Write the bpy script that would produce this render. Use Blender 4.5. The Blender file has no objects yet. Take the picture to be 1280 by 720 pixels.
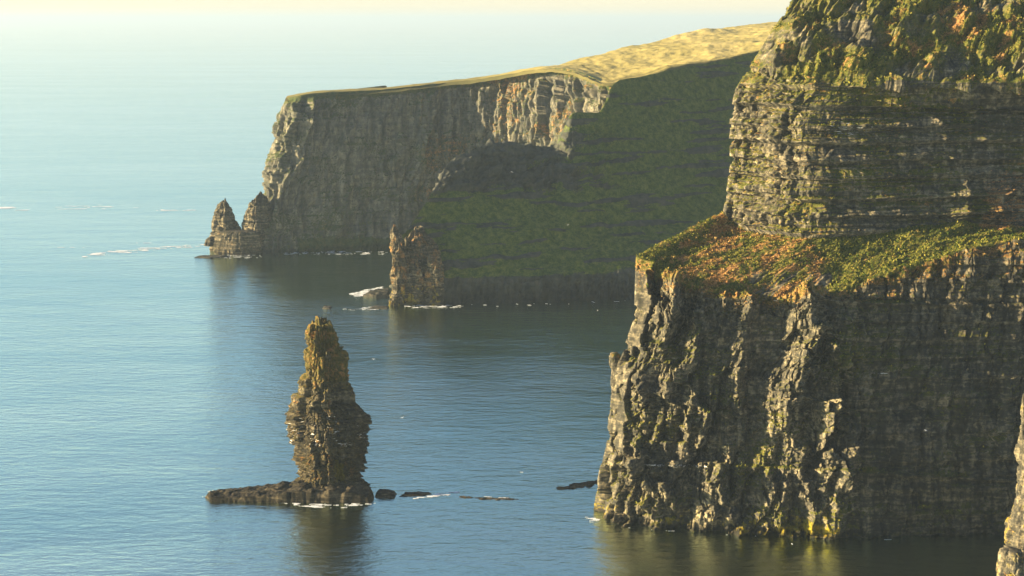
import bpy, math
import numpy as np

S = bpy.context.scene
COL = S.collection
R = math.radians

# ------------------------------------------------------------------ camera, sky, sun, exposure
CAM_H = 182.0
PITCH = math.atan(335 / 2000)
FOC = 2000.0                                   # focal length in pixels of a 1280 wide picture
cam_d = bpy.data.cameras.new('camera')
cam_d.lens = FOC / 1280 * 36
cam_d.clip_start = 1.0
cam_d.clip_end = 200000
cam = bpy.data.objects.new('camera', cam_d)
COL.objects.link(cam)
cam.location = (0, 0, CAM_H)
cam.rotation_euler = (math.pi / 2 - PITCH, 0, 0)
S.camera = cam

SUN_EL = 12.5
SUN_AZ = -95.5                                 # degrees from +Y, negative = towards -X
W = bpy.data.worlds.new('World')
S.world = W
W.use_nodes = True
nt = W.node_tree
nt.nodes.clear()
wo = nt.nodes.new('ShaderNodeOutputWorld')
bg = nt.nodes.new('ShaderNodeBackground')
sk = nt.nodes.new('ShaderNodeTexSky')
sk.sky_type = 'NISHITA'
sk.sun_disc = False
sk.sun_elevation = R(SUN_EL)
sk.sun_rotation = R(SUN_AZ)
sk.altitude = 100
sk.air_density = 1.0
sk.dust_density = 0.1
sk.ozone_density = 1.4
bg.inputs['Strength'].default_value = 0.05
wb = nt.nodes.new('ShaderNodeMix')
wb.data_type = 'RGBA'; wb.blend_type = 'MULTIPLY'
wb.inputs[0].default_value = 1.0
wb.inputs[7].default_value = (0.95, 0.94, 1.12, 1)
nt.links.new(sk.outputs[0], wb.inputs[6])
nt.links.new(wb.outputs[2], bg.inputs['Color'])
nt.links.new(bg.outputs[0], wo.inputs['Surface'])

sd = bpy.data.lights.new('sun', 'SUN')
sd.energy = 5.0
sd.angle = R(0.5)
sd.color = (1.0, 0.79, 0.48)
so = bpy.data.objects.new('sun', sd)
COL.objects.link(so)
sx = math.sin(R(SUN_AZ)) * math.cos(R(SUN_EL))
sy = math.cos(R(SUN_AZ)) * math.cos(R(SUN_EL))
sz = math.sin(R(SUN_EL))
from mathutils import Vector
so.rotation_euler = Vector((sx, sy, sz)).to_track_quat('Z', 'Y').to_euler()
so.location = (-400, 100, 300)

S.view_settings.view_transform = 'Standard'
S.view_settings.look = 'None'
S.view_settings.exposure = 2.1
S.view_settings.gamma = 1
S.view_settings.use_curve_mapping = False
S.render.engine = 'CYCLES'
S.cycles.use_denoising = True
S.cycles.max_bounces = 5
S.cycles.diffuse_bounces = 2
S.cycles.glossy_bounces = 2
S.cycles.volume_bounces = 0
S.cycles.transparent_max_bounces = 6
S.cycles.use_adaptive_sampling = False

# ------------------------------------------------------------------ pixel <-> world
cp, sp_ = math.cos(PITCH), math.sin(PITCH)


def ray(px, py):
    cx = (np.asarray(px, float) - 640) / FOC
    cy = (360 - np.asarray(py, float)) / FOC
    return cx, cp + cy * sp_, -sp_ + cy * cp


def at(px, py, Y):
    dx, dy, dz = ray(px, py)
    t = Y / dy
    return np.stack(np.broadcast_arrays(dx * t, Y + 0 * t, CAM_H + dz * t), -1)


def on_z(px, py, z=0.0):
    dx, dy, dz = ray(px, py)
    t = (z - CAM_H) / dz
    return np.stack(np.broadcast_arrays(dx * t, dy * t, z + 0 * t), -1)


def proj(P):
    X, Y, Z = P[..., 0], P[..., 1], P[..., 2] - CAM_H
    f = Y * cp - Z * sp_
    u = Y * sp_ + Z * cp
    return 640 + FOC * X / f, 360 - FOC * u / f


# ------------------------------------------------------------------ noise
def _h(ix, iy, iz, seed):
    with np.errstate(over='ignore'):
        h = (ix.astype(np.uint32) * np.uint32(374761393) + iy.astype(np.uint32) * np.uint32(668265263)
             + iz.astype(np.uint32) * np.uint32(2147483647) + np.uint32((seed * 362437 + 12345) & 0xffffffff))
        h = (h ^ (h >> np.uint32(13))) * np.uint32(1274126177)
        h = (h ^ (h >> np.uint32(16))) * np.uint32(2246822519)
        return h ^ (h >> np.uint32(15))


def _r(ix, iy, iz, seed):
    return (_h(ix, iy, iz, seed) & np.uint32(0xffffff)).astype(np.float32) / np.float32(0xffffff)


def vn2(x, y, seed=0):
    """2D gradient-ish value noise, -1..1"""
    x = np.asarray(x, np.float32); y = np.asarray(y, np.float32)
    x, y = np.broadcast_arrays(x, y)
    xi = np.floor(x); yi = np.floor(y)
    fx = x - xi; fy = y - yi
    xi = xi.astype(np.int32); yi = yi.astype(np.int32); z0 = np.zeros_like(xi)
    ux = fx * fx * fx * (fx * (fx * 6 - 15) + 10); uy = fy * fy * fy * (fy * (fy * 6 - 15) + 10)

    def g(dx, dy):
        h = _h(xi + dx, yi + dy, z0, seed)
        a = (h & np.uint32(0xffff)).astype(np.float32) * np.float32(2 * math.pi / 65536)
        return np.cos(a) * (fx - dx) + np.sin(a) * (fy - dy)
    a, b, c, d = g(0, 0), g(1, 0), g(0, 1), g(1, 1)
    return ((a + (b - a) * ux) * (1 - uy) + (c + (d - c) * ux) * uy) * 1.5


def vn3(x, y, z, seed=0):
    x, y, z = np.broadcast_arrays(np.asarray(x, np.float32), np.asarray(y, np.float32), np.asarray(z, np.float32))
    xi = np.floor(x); yi = np.floor(y); zi = np.floor(z)
    f = [x - xi, y - yi, z - zi]
    xi = xi.astype(np.int32); yi = yi.astype(np.int32); zi = zi.astype(np.int32)
    u = [t * t * (3 - 2 * t) for t in f]
    out = 0
    for dx in (0, 1):
        for dy in (0, 1):
            for dz in (0, 1):
                h = _r(xi + dx, yi + dy, zi + dz, seed)
                w = (u[0] if dx else 1 - u[0]) * (u[1] if dy else 1 - u[1]) * (u[2] if dz else 1 - u[2])
                out = out + h * w
    return out * 2 - 1


def fb2(x, y, o=4, seed=0, g=0.5):
    a, s, t = 1.0, 0, 0
    for i in range(o):
        s = s + a * vn2(x * 2 ** i + i * 17.3, y * 2 ** i - i * 9.1, seed + i)
        t += a; a *= g
    return s / t


def fb3(x, y, z, o=4, seed=0, g=0.5):
    a, s, t = 1.0, 0, 0
    for i in range(o):
        s = s + a * vn3(x * 2 ** i + i * 17.3, y * 2 ** i - i * 9.1, z * 2 ** i + i * 5.7, seed + i)
        t += a; a *= g
    return s / t


def ridge2(x, y, o=3, seed=0):
    a, s, t = 1.0, 0, 0
    for i in range(o):
        n = 1 - np.abs(vn2(x * 2 ** i + i * 7.3, y * 2 ** i + i * 3.1, seed + i)) * 1.6
        s = s + a * n; t += a; a *= 0.5
    return s / t


def worley2(x, y, seed=0, jit=0.9):
    """returns F1, F2 and a random value of the nearest cell"""
    x, y = np.broadcast_arrays(np.asarray(x, np.float32), np.asarray(y, np.float32))
    xi = np.floor(x).astype(np.int32); yi = np.floor(y).astype(np.int32)
    f1 = np.full(x.shape, 9, np.float32); f2 = f1.copy(); cid = np.zeros(x.shape, np.float32)
    z0 = np.zeros_like(xi)
    for dx in (-1, 0, 1):
        for dy in (-1, 0, 1):
            cx, cy = xi + dx, yi + dy
            px = cx + 0.5 + jit * (_r(cx, cy, z0, seed) - 0.5)
            py = cy + 0.5 + jit * (_r(cx, cy, z0 + 1, seed) - 0.5)
            d = (px - x) ** 2 + (py - y) ** 2
            n = d < f1
            f2 = np.where(n, f1, np.minimum(f2, d))
            cid = np.where(n, _r(cx, cy, z0 + 2, seed), cid)
            f1 = np.where(n, d, f1)
    return np.sqrt(f1), np.sqrt(f2), cid


def bricks(s, z, w, h, seed=0):
    """uneven coursed blocks: random value of the block, place along it (0..1), joint depth"""
    s, z = np.broadcast_arrays(np.asarray(s, np.float32), np.asarray(z, np.float32))
    zz = z / h + 0.35 * vn2(z / h * 0.7, 0 * z + seed, seed + 1)
    r = np.floor(zz).astype(np.int32); fz = zz - r
    o = _r(r, r * 0 + 7, r * 0, seed)
    sc_ = 0.7 + 0.7 * _r(r, r * 0 + 9, r * 0, seed)
    ss = s / w * sc_ + o * 13.7
    ss = ss + 0.45 * vn2(ss * 0.8, r * 0.37, seed + 2)
    c = np.floor(ss).astype(np.int32); fs = ss - c
    v = _r(c, r, r * 0, seed + 3)
    j = np.minimum(np.minimum(fs, 1 - fs) * w, np.minimum(fz, 1 - fz) * h)
    return v, fs, fz, j


def sstep(a, b, x):
    t = np.clip((x - a) / (b - a), 0, 1)
    return t * t * (3 - 2 * t)


def facets2(s, z, w, h, seed=0, tilt=0.5, step=0.5, bias=0.75):
    """broken rock: every cell a flat facet with a tilt and a height of its own (metres)"""
    s, z = np.broadcast_arrays(np.asarray(s, np.float32), np.asarray(z, np.float32))
    x = s / w + 0.12 * vn2(s / w * 1.3, z / h * 1.3, seed + 8); y = z / h + 0.12 * vn2(s / w * 1.1, z / h * 1.1, seed + 9)
    xi = np.floor(x).astype(np.int32); yi = np.floor(y).astype(np.int32); z0 = np.zeros_like(xi)
    f1 = np.full(x.shape, 9, np.float32); val = np.zeros(x.shape, np.float32); f2 = f1.copy()
    for dx in (-1, 0, 1):
        for dy in (-1, 0, 1):
            cx, cy = xi + dx, yi + dy
            ox = cx + 0.5 + 0.85 * (_r(cx, cy, z0, seed) - 0.5) - x
            oy = cy + 0.5 + 0.85 * (_r(cx, cy, z0 + 1, seed) - 0.5) - y
            d = np.maximum(np.abs(ox) + 0.25 * np.abs(oy), np.abs(oy) + 0.15 * ox)
            n = d < f1
            v = (_r(cx, cy, z0 + 2, seed) - 0.5) * step * 2 - tilt * ((_r(cx, cy, z0 + 3, seed) * 2 - bias) * ox * w + (_r(cx, cy, z0 + 4, seed) - 0.5) * oy * h * 0.6)
            f2 = np.where(n, f1, np.minimum(f2, d))
            val = np.where(n, v, val)
            f1 = np.where(n, d, f1)
    return val - 0.5 * step * (1 - np.clip((f2 - f1) * 5, 0, 1))


def bump(x, a, b, s):
    """1 between a and b, soft shoulders of width s"""
    return sstep(a - s, a, x) * (1 - sstep(b, b + s, x))


# ------------------------------------------------------------------ mesh helpers
def link(name, me, mat=None, parent=None, label=None, cat=None, kind=None, group=None, smooth=False):
    if mat is not None:
        me.materials.append(mat)
    if smooth:
        me.polygons.foreach_set('use_smooth', np.ones(len(me.polygons), bool))
    o = bpy.data.objects.new(name, me)
    COL.objects.link(o)
    if parent:
        o.parent = parent
    if label: o['label'] = label
    if cat: o['category'] = cat
    if kind: o['kind'] = kind
    if group: o['group'] = group
    return o


def mesh_from(name, V, F, attrs=None):
    me = bpy.data.meshes.new(name)
    V = np.ascontiguousarray(V.reshape(-1, 3), np.float32)
    F = np.ascontiguousarray(F, np.int32)
    k = F.shape[1]
    me.vertices.add(len(V)); me.vertices.foreach_set('co', V.ravel())
    me.loops.add(F.size); me.loops.foreach_set('vertex_index', F.ravel())
    me.polygons.add(len(F))
    me.polygons.foreach_set('loop_start', np.arange(0, F.size, k, dtype=np.int32))
    for a, v in (attrs or {}).items():
        at_ = me.attributes.new(a, 'FLOAT', 'POINT')
        at_.data.foreach_set('value', np.ascontiguousarray(v, np.float32).ravel())
    me.update(calc_edges=True)
    return me


def grid_faces(nv, nu, wrap=False, flip=False):
    i, j = np.meshgrid(np.arange(nv - 1), np.arange(nu if wrap else nu - 1), indexing='ij')
    j2 = (j + 1) % nu
    F = np.stack([i * nu + j, i * nu + j2, (i + 1) * nu + j2, (i + 1) * nu + j], -1).reshape(-1, 4)
    return F[:, ::-1] if flip else F


def interp_u(C, ts, smooth=True):
    """C (n,3) control points, ts in 0..n-1"""
    n = len(C)
    i = np.clip(np.floor(ts).astype(int), 0, n - 2)
    f = (ts - i)[:, None]
    p1, p2 = C[i], C[i + 1]
    if not smooth:
        return p1 + (p2 - p1) * f
    p0 = np.where((i > 0)[:, None], C[np.maximum(i - 1, 0)], 2 * p1 - p2)
    p3 = np.where((i < n - 2)[:, None], C[np.minimum(i + 2, n - 1)], 2 * p2 - p1)
    # limited tangents keep the curve from overshooting where spacing is uneven
    d01, d12, d23 = [np.linalg.norm(b - a, axis=1, keepdims=True) + 1e-6 for a, b in ((p0, p1), (p1, p2), (p2, p3))]
    m1 = (p1 - p0) / d01 * d01 / (d01 + d12) * d12 + (p2 - p1) / (d01 + d12) * d01
    m2 = (p2 - p1) / (d12 + d23) * d23 + (p3 - p2) / d23 * d12 * d12 / (d12 + d23) * 1.0
    m1 = (p2 - p0) / (d01 + d12) * d12
    m2 = (p3 - p1) / (d12 + d23) * d12
    f2, f3 = f * f, f * f * f
    return (2 * f3 - 3 * f2 + 1) * p1 + (f3 - 2 * f2 + f) * m1 + (-2 * f3 + 3 * f2) * p2 + (f3 - f2) * m2


def net(C, nus, nvs, smooth_v=False):
    """C (rows, cols, 3); nus/nvs: samples per segment. -> (NV, NU, 3)"""
    ts = np.concatenate([k + np.arange(n) / n for k, n in enumerate(nus)] + [[len(nus)]])
    tv = np.concatenate([k + np.arange(n) / n for k, n in enumerate(nvs)] + [[len(nvs)]])
    A = np.stack([interp_u(C[r], ts) for r in range(C.shape[0])], 0)        # rows, NU, 3
    i = np.clip(np.floor(tv).astype(int), 0, len(C) - 2)
    f = (tv - i)[:, None, None]
    if smooth_v:
        out = np.stack([interp_u(A[:, j], tv) for j in range(A.shape[1])], 1)
    else:
        out = A[i] * (1 - f) + A[i + 1] * f
    return out, ts, tv


def grid_normals(P):
    du = np.gradient(P, axis=1); dv = np.gradient(P, axis=0)
    n = np.cross(du, dv)
    return n / (np.linalg.norm(n, axis=-1, keepdims=True) + 1e-9)


def blur(A, k=3, it=2):
    for _ in range(it):
        for ax in (0, 1):
            B = A.copy(); c = 1
            for s in range(1, k + 1):
                B += np.roll(A, s, ax) + np.roll(A, -s, ax); c += 2
            B /= c
            # keep borders
            sl = [slice(None)] * A.ndim
            sl[ax] = slice(k, -k)
            A = A.copy(); A[tuple(sl)] = B[tuple(sl)]
    return A


def arclen(P):
    """mean arclength along u"""
    d = np.linalg.norm(np.diff(P[..., :2], axis=1), axis=-1).mean(0)
    return np.concatenate([[0], np.cumsum(d)])


def ridges(px, py, L):
    """asymmetric rock ribs: lit long left flank, short right flank. L: (points, width px, height m)"""
    out = np.zeros_like(px)
    for pts, w, h in L:
        h = h * (1.6 if w >= 20 else 1.15)
        pts = np.array(pts, float)
        ys, xs = pts[:, 1], pts[:, 0]
        o = np.argsort(ys)
        xr = np.interp(py, ys[o], xs[o])
        wob = (np.floor(py / 17 + vn2(px / 30, py / 40, 4)) * 0.618 % 1 - 0.5) * w * 0.35 + vn2(py / 3.5, px / 9, 6) * w * 0.12
        t = (px - xr - wob) / w
        prof = np.where(t < 0, np.clip(1 + t, 0, 1) ** 1.2, np.clip(1 - t / 0.45, 0, 1))
        end = sstep(ys.min() - 6, ys.min() + 8, py) * (1 - sstep(ys.max() - 10, ys.max() + 6, py))
        hh = h * (0.85 + 0.35 * vn2(py / 12.0, xs[0] * 0.37, 9))
        out = np.maximum(out, prof * end * hh)
    return out


# ------------------------------------------------------------------ materials
def new_mat(name):
    m = bpy.data.materials.new(name)
    m.use_nodes = True
    t = m.node_tree
    t.nodes.clear()
    out = t.nodes.new('ShaderNodeOutputMaterial')
    return m, t, out


class NB:
    def __init__(s, t): s.t = t
    def n(s, typ, **kw):
        x = s.t.nodes.new(typ)
        for k, v in kw.items(): setattr(x, k, v)
        return x
    def l(s, a, b): s.t.links.new(a, b)
    def attr(s, name): return s.n('ShaderNodeAttribute', attribute_name=name).outputs['Fac']
    def noise(s, vec, scale, detail=4, rough=0.55, dist=0.0):
        x = s.n('ShaderNodeTexNoise'); x.inputs['Scale'].default_value = scale
        x.inputs['Detail'].default_value = detail; x.inputs['Roughness'].default_value = rough
        x.inputs['Distortion'].default_value = dist
        s.l(vec, x.inputs['Vector']); return x.outputs['Fac']
    def mapping(s, vec, sc, rot=(0, 0, 0)):
        x = s.n('ShaderNodeMapping'); x.inputs['Scale'].default_value = sc; x.inputs['Rotation'].default_value = rot
        s.l(vec, x.inputs['Vector']); return x.outputs[0]
    def ramp(s, fac, stops):
        x = s.n('ShaderNodeValToRGB'); e = x.color_ramp.elements
        while len(e) < len(stops): e.new(0.5)
        for k, (p, c) in enumerate(stops):
            e[k].position = p; e[k].color = (*c, 1) if len(c) == 3 else c
        s.l(fac, x.inputs[0]); return x.outputs[0]
    def mix(s, fac, a, b, mode='MIX'):
        x = s.n('ShaderNodeMix', data_type='RGBA', blend_type=mode)
        for sock, v in ((x.inputs[0], fac), (x.inputs[6], a), (x.inputs[7], b)):
            if isinstance(v, (int, float)): sock.default_value = v
            elif isinstance(v, tuple): sock.default_value = (*v, 1)
            else: s.l(v, sock)
        return x.outputs[2]
    def math(s, op, a, b=0.0, clamp=False):
        x = s.n('ShaderNodeMath', operation=op, use_clamp=clamp)
        for sock, v in ((x.inputs[0], a), (x.inputs[1], b)):
            if isinstance(v, (int, float)): sock.default_value = v
            else: s.l(v, sock)
        return x.outputs[0]
    def maprange(s, v, a, b, c=0.0, d=1.0):
        x = s.n('ShaderNodeMapRange'); s.l(v, x.inputs[0])
        for k, q in zip((1, 2, 3, 4), (a, b, c, d)): x.inputs[k].default_value = q
        return x.outputs[0]


def rock_material(name, dark=(0.020, 0.021, 0.018), mid=(0.066, 0.060, 0.043), pale=(0.40, 0.33, 0.195), sc=1.0,
                  g1=(0.022, 0.034, 0.005), g2=(0.085, 0.090, 0.014), strata=1.0):
    """bedded sandstone and shale; attributes veg, rust, lichen, guano say where plants, heather, lichen and droppings are"""
    m, t, out = new_mat(name)
    b = NB(t)
    pos = b.n('ShaderNodeNewGeometry').outputs['Position']
    # strata: noise squeezed along the bedding
    st = b.mapping(pos, (0.03 * sc, 0.03 * sc, 0.42 * sc))
    n1 = b.noise(st, 1.0, 6, 0.68, 1.2)
    vt = b.mapping(pos, (0.33 * sc, 0.33 * sc, 0.045 * sc))
    n2 = b.noise(vt, 1.0, 5, 0.6, 0.5)
    n3 = b.noise(pos, 0.6 * sc, 6, 0.62)
    f = b.math('ADD', b.math('MULTIPLY', n1, 0.30 * strata), b.math('MULTIPLY', n2, 0.58 - 0.30 * strata))
    f = b.math('ADD', f, b.math('MULTIPLY', n3, 0.30))
    f = b.math('ADD', f, 0.06)
    col = b.ramp(f, [(0.40, dark), (0.50, mid), (0.64, pale)])
    # plants
    ng = b.noise(pos, 0.55 * sc, 5, 0.7)
    ng2 = b.math('ADD', b.math('MULTIPLY', ng, 0.6), b.math('MULTIPLY', b.noise(pos, 2.6 * sc, 3, 0.7), 0.4))
    grass = b.ramp(ng2, [(0.36, g1), (0.50, g2), (0.62, (g2[0] * 2.2, g2[1] * 1.5, g2[2] * 2.0))])
    ns = b.noise(pos, 1.7 * sc, 4, 0.7)
    va = b.attr('veg')
    vm = b.maprange(b.math('ADD', va, b.math('MULTIPLY', b.math('SUBTRACT', ns, 0.5), 1.3)), 0.42, 0.58)
    heather = b.ramp(ns, [(0.3, (0.06, 0.045, 0.012)), (0.44, (0.17, 0.095, 0.028)), (0.56, (0.34, 0.165, 0.055)), (0.70, (0.42, 0.28, 0.11))])
    hm = b.maprange(b.math('ADD', b.attr('rust'), b.math('MULTIPLY', b.math('SUBTRACT', ng, 0.5), 1.6)), 0.38, 0.62)
    plants = b.mix(hm, grass, heather)
    col = b.mix(vm, col, plants)
    # lichen and algae
    lich = b.ramp(ns, [(0.35, (0.06, 0.07, 0.01)), (0.55, (0.26, 0.20, 0.015)), (0.7, (0.26, 0.12, 0.02))])
    lm = b.maprange(b.math('ADD', b.attr('lichen'), b.math('MULTIPLY', b.math('SUBTRACT', n3, 0.5), 1.4)), 0.42, 0.6)
    col = b.mix(lm, col, lich)
    # wet band at the water line, and rock darkened elsewhere
    col = b.mix(b.attr('wet_dark'), col, b.mix(1.0, col, (0.35, 0.34, 0.33), 'MULTIPLY'))
    gn = b.noise(b.mapping(pos, (0.3 * sc, 0.3 * sc, 2.6 * sc)), 1.0, 3, 0.6)
    gm = b.maprange(b.math('ADD', b.attr('guano'), b.math('MULTIPLY', b.math('SUBTRACT', gn, 0.5), 1.6)), 0.55, 0.66)
    col = b.mix(gm, col, (0.72, 0.70, 0.64))
    bs = b.n('ShaderNodeBsdfPrincipled')
    b.l(col, bs.inputs['Base Color'])
    bs.inputs['Roughness'].default_value = 0.95
    bs.inputs['Specular IOR Level'].default_value = 0.15
    bp = b.n('ShaderNodeBump')
    bp.inputs['Strength'].default_value = 0.55
    bp.inputs['Distance'].default_value = 0.5 / sc
    hb = b.math('ADD', b.noise(pos, 1.8 * sc, 6, 0.7), b.math('MULTIPLY', n1, 0.8 * strata))
    b.l(hb, bp.inputs['Height'])
    b.l(bp.outputs[0], bs.inputs['Normal'])
    b.l(bs.outputs[0], out.inputs['Surface'])
    return m


def field_material():
    m, t, out = new_mat('meadow_grass')
    b = NB(t)
    pos = b.n('ShaderNodeNewGeometry').outputs['Position']
    n1 = b.noise(b.mapping(pos, (1, 0.35, 1)), 0.011, 5, 0.6, 0.6)
    n2 = b.noise(b.mapping(pos, (0.25, 1, 1)), 0.05, 5, 0.65, 0.4)
    n3 = b.noise(pos, 0.35, 5, 0.7)
    f = b.math('ADD', b.math('MULTIPLY', n1, 0.45), b.math('ADD', b.math('MULTIPLY', n2, 0.35), b.math('MULTIPLY', n3, 0.2)))
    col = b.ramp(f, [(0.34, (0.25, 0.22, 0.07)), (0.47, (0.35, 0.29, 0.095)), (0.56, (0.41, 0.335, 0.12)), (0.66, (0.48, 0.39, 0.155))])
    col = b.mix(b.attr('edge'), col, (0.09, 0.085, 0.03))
    bs = b.n('ShaderNodeBsdfPrincipled')
    b.l(col, bs.inputs['Base Color'])
    bs.inputs['Roughness'].default_value = 1.0
    bs.inputs['Specular IOR Level'].default_value = 0.05
    bp = b.n('ShaderNodeBump'); bp.inputs['Strength'].default_value = 0.8; bp.inputs['Distance'].default_value = 0.6
    b.l(b.math('ADD', n3, n2), bp.inputs['Height']); b.l(bp.outputs[0], bs.inputs['Normal'])
    b.l(bs.outputs[0], out.inputs['Surface'])
    return m


def sea_material():
    m, t, out = new_mat('sea_water')
    b = NB(t)
    pos = b.n('ShaderNodeNewGeometry').outputs['Position']
    # wind lanes: long soft patches of rougher and calmer water
    lane = b.noise(b.mapping(pos, (0.0011, 0.0042, 1), (0, 0, R(9))), 1.0, 4, 0.55, 0.6)
    lane2 = b.noise(b.mapping(pos, (0.006, 0.016, 1), (0, 0, R(-12))), 1.0, 3, 0.5, 0.8)
    lane3 = b.noise(b.mapping(pos, (0.00012, 0.0007, 1), (0, 0, R(5))), 1.0, 4, 0.6, 0.8)
    lf = b.math('ADD', b.math('MULTIPLY', lane, 0.45), b.math('ADD', b.math('MULTIPLY', lane2, 0.25), b.math('MULTIPLY', lane3, 0.30)))
    k = b.maprange(lf, 0.43, 0.58)
    col = b.mix(k, (0.60, 0.69, 0.53), (0.92, 0.92, 0.70))
    bs = b.n('ShaderNodeBsdfPrincipled')
    b.l(col, bs.inputs['Base Color'])
    bs.inputs['IOR'].default_value = 1.5
    bs.inputs['Metallic'].default_value = 1.0
    bs.inputs['Specular Tint'].default_value = (0.76, 0.98, 1.0, 1)
    b.l(b.maprange(lf, 0.40, 0.62, 0.10, 0.06), bs.inputs['Roughness'])
    w1 = b.noise(b.mapping(pos, (0.11, 0.26, 1), (0, 0, R(12))), 1.0, 3, 0.55, 0.3)
    w2 = b.noise(b.mapping(pos, (0.50, 0.85, 1), (0, 0, R(-9))), 1.0, 5, 0.65, 0.3)
    w3 = b.noise(b.mapping(pos, (0.016, 0.04, 1), (0, 0, R(-14))), 1.0, 2, 0.5, 0.2)
    h = b.math('ADD', b.math('MULTIPLY', w1, 1.5), b.math('MULTIPLY', w2, 0.5))
    h = b.math('ADD', h, b.math('MULTIPLY', w3, 2.2))
    bp = b.n('ShaderNodeBump')
    bp.inputs['Distance'].default_value = 0.44
    b.l(b.maprange(lf, 0.42, 0.60, 0.5, 1.0), bp.inputs['Strength'])
    b.l(h, bp.inputs['Height'])
    b.l(bp.outputs[0], bs.inputs['Normal'])
    b.l(bs.outputs[0], out.inputs['Surface'])
    return m


def plain_material(name, c, rough=0.9):
    m, t, out = new_mat(name)
    b = NB(t)
    pos = b.n('ShaderNodeNewGeometry').outputs['Position']
    n = b.noise(pos, 0.8, 3)
    col = b.mix(n, c, tuple(v * 0.75 for v in c))
    bs = b.n('ShaderNodeBsdfPrincipled')
    b.l(col, bs.inputs['Base Color']); bs.inputs['Roughness'].default_value = rough
    b.l(bs.outputs[0], out.inputs['Surface'])
    return m


M_NEAR = rock_material('cliff_rock')
M_FAR = rock_material('headland_rock', sc=0.5, dark=(0.035, 0.040, 0.033), mid=(0.105, 0.100, 0.075), pale=(0.30, 0.26, 0.175),
                      g1=(0.02, 0.035, 0.010), g2=(0.05, 0.065, 0.016), strata=0.55)
M_STACK = rock_material('stack_rock', sc=1.2, dark=(0.012, 0.012, 0.009), mid=(0.058, 0.050, 0.031), pale=(0.34, 0.28, 0.17),
                        g1=(0.025, 0.027, 0.006), g2=(0.085, 0.072, 0.015), strata=1.6)
M_FIELD = field_material()
M_SEA = sea_material()
M_FOAM = plain_material('foam', (0.80, 0.82, 0.80))

# ------------------------------------------------------------------ sea
n = 60
gy = np.concatenate([[-3000, 0], np.geomspace(200, 150000, n)])
gx = np.linspace(-1, 1, 41)
PX = gx[None, :] * np.maximum(gy[:, None] * 0.7, 4000)
P = np.stack([PX, np.repeat(gy[:, None], 41, 1), np.zeros_like(PX)], -1)
link('sea', mesh_from('sea', P, grid_faces(len(gy), 41)), M_SEA, kind='structure',
     label='calm blue green sea with wind streaks reaching the hazy horizon', cat='sea')

# haze: one closed even box of air round everything
HZ = 0.000065
bx = np.array([(x, y, z) for z in (-8, 300) for y in (-4000, 155000) for x in (-110000, 110000)], float)
hf = np.array([(0, 2, 3, 1), (4, 5, 7, 6), (0, 1, 5, 4), (2, 6, 7, 3), (0, 4, 6, 2), (1, 3, 7, 5)])
m, t, out = new_mat('haze_air')
pv = t.nodes.new('ShaderNodeVolumePrincipled')
pv.inputs['Color'].default_value = (0.50, 0.65, 0.76, 1)
pv.inputs['Density'].default_value = HZ
pv.inputs['Anisotropy'].default_value = 0.15
t.links.new(pv.outputs[0], out.inputs['Volume'])
link('haze', mesh_from('haze', bx, hf), m, kind='stuff', label='pale sea haze fading the distance', cat='haze')

# ------------------------------------------------------------------ near cliff
LE = [(741, 3), (749, 600), (760, 540), (768, 470), (794, 400), (796, 322), (905, 266), (914, 205), (912, 150), (920, 112), (938, 84),
      (962, 45), (992, 0), (1012, -30)]
cols = np.array([742, 760, 785, 820, 860, 910, 960, 1010, 1045, 1100, 1200, 1300, 1450, 1750.])
base_y = np.interp(cols, [742, 760, 785, 820, 880, 1040, 1300, 1700], [638, 647, 653, 657, 662, 671, 665, 655])
rowy = {
    1: (cols, np.interp(cols, [742, 1040], [596, 606])),
    2: (cols, np.full(len(cols), 540.)),
    3: (cols, np.full(len(cols), 470.)),
    4: (cols, np.interp(cols, [742, 850, 1100, 1300], [398, 415, 405, 380])),
}
ledge_o = ([796, 850, 880, 960, 1010, 1040, 1100, 1200, 1240, 1300, 1700], [322, 352, 362, 371, 373, 368, 346, 314, 303, 300, 300])
ledge_i = ([905, 925, 960, 1000, 1020, 1100, 1180, 1220, 1300, 1700], [266, 286, 292, 297, 298, 292, 277, 280, 286, 290])
upy = {7: (205, 226), 8: (150, 168), 9: (112, 132), 10: (84, 104), 11: (45, 55), 12: (0, 5), 13: (-30, -32)}
Yoff = [0, 3, 7, 11, 16, 21, 44, 48, 52, 56, 60, 76, 92, 110]
Yb = np.array([on_z(a, c)[1] for a, c in zip(cols, base_y)])
rows = []
for r in range(14):
    le = LE[r][0]
    px = le + (cols - 742) / (1750 - 742) * (1750 - le)
    if r == 0:
        P0 = on_z(px, base_y); P0[:, 2] = 0
        # run the foot of the wall a little under water
        P0[:, 1] -= 1.0; P0[:, 2] = -3
        rows.append(P0); continue
    if r <= 4: py = rowy[r][1]
    elif r == 5: py = np.interp(px, *ledge_o)
    elif r == 6: py = np.interp(px, *ledge_i)
    else: py = np.interp(px, [le, le + 40, 1700], [upy[r][0], upy[r][1], upy[r][1]])
    Y = np.interp(px, cols, Yb) + Yoff[r]
    if r == 5: Y = Y + np.interp(px, [796, 850], [6, 0])
    if r >= 6: Y = Y + np.interp(px, [905, 992, 1020], [26, 0, 0]) + np.interp(px, [1000, 1100, 1300], [0, 4, 10]) * (1.0 if r <= 9 else -0.8)
    rows.append(at(px, py, Y))
top = rows[-1].copy(); top[:, 1] += 60; top[:, 2] += 6
rows.append(top)
top = top.copy(); top[:, 1] += 400; top[:, 2] += 2
rows.append(top)
C = np.stack(rows)
h1 = C[:, :1].copy(); h1[..., 1] += 32; h1[..., 0] += 16
h2 = C[:, :1].copy(); h2[..., 1] += 260; h2[..., 0] += 130
C = np.concatenate([h2, h1, C], 1)
pxc = np.array([742 + 8, 742] + list(cols))
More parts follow.
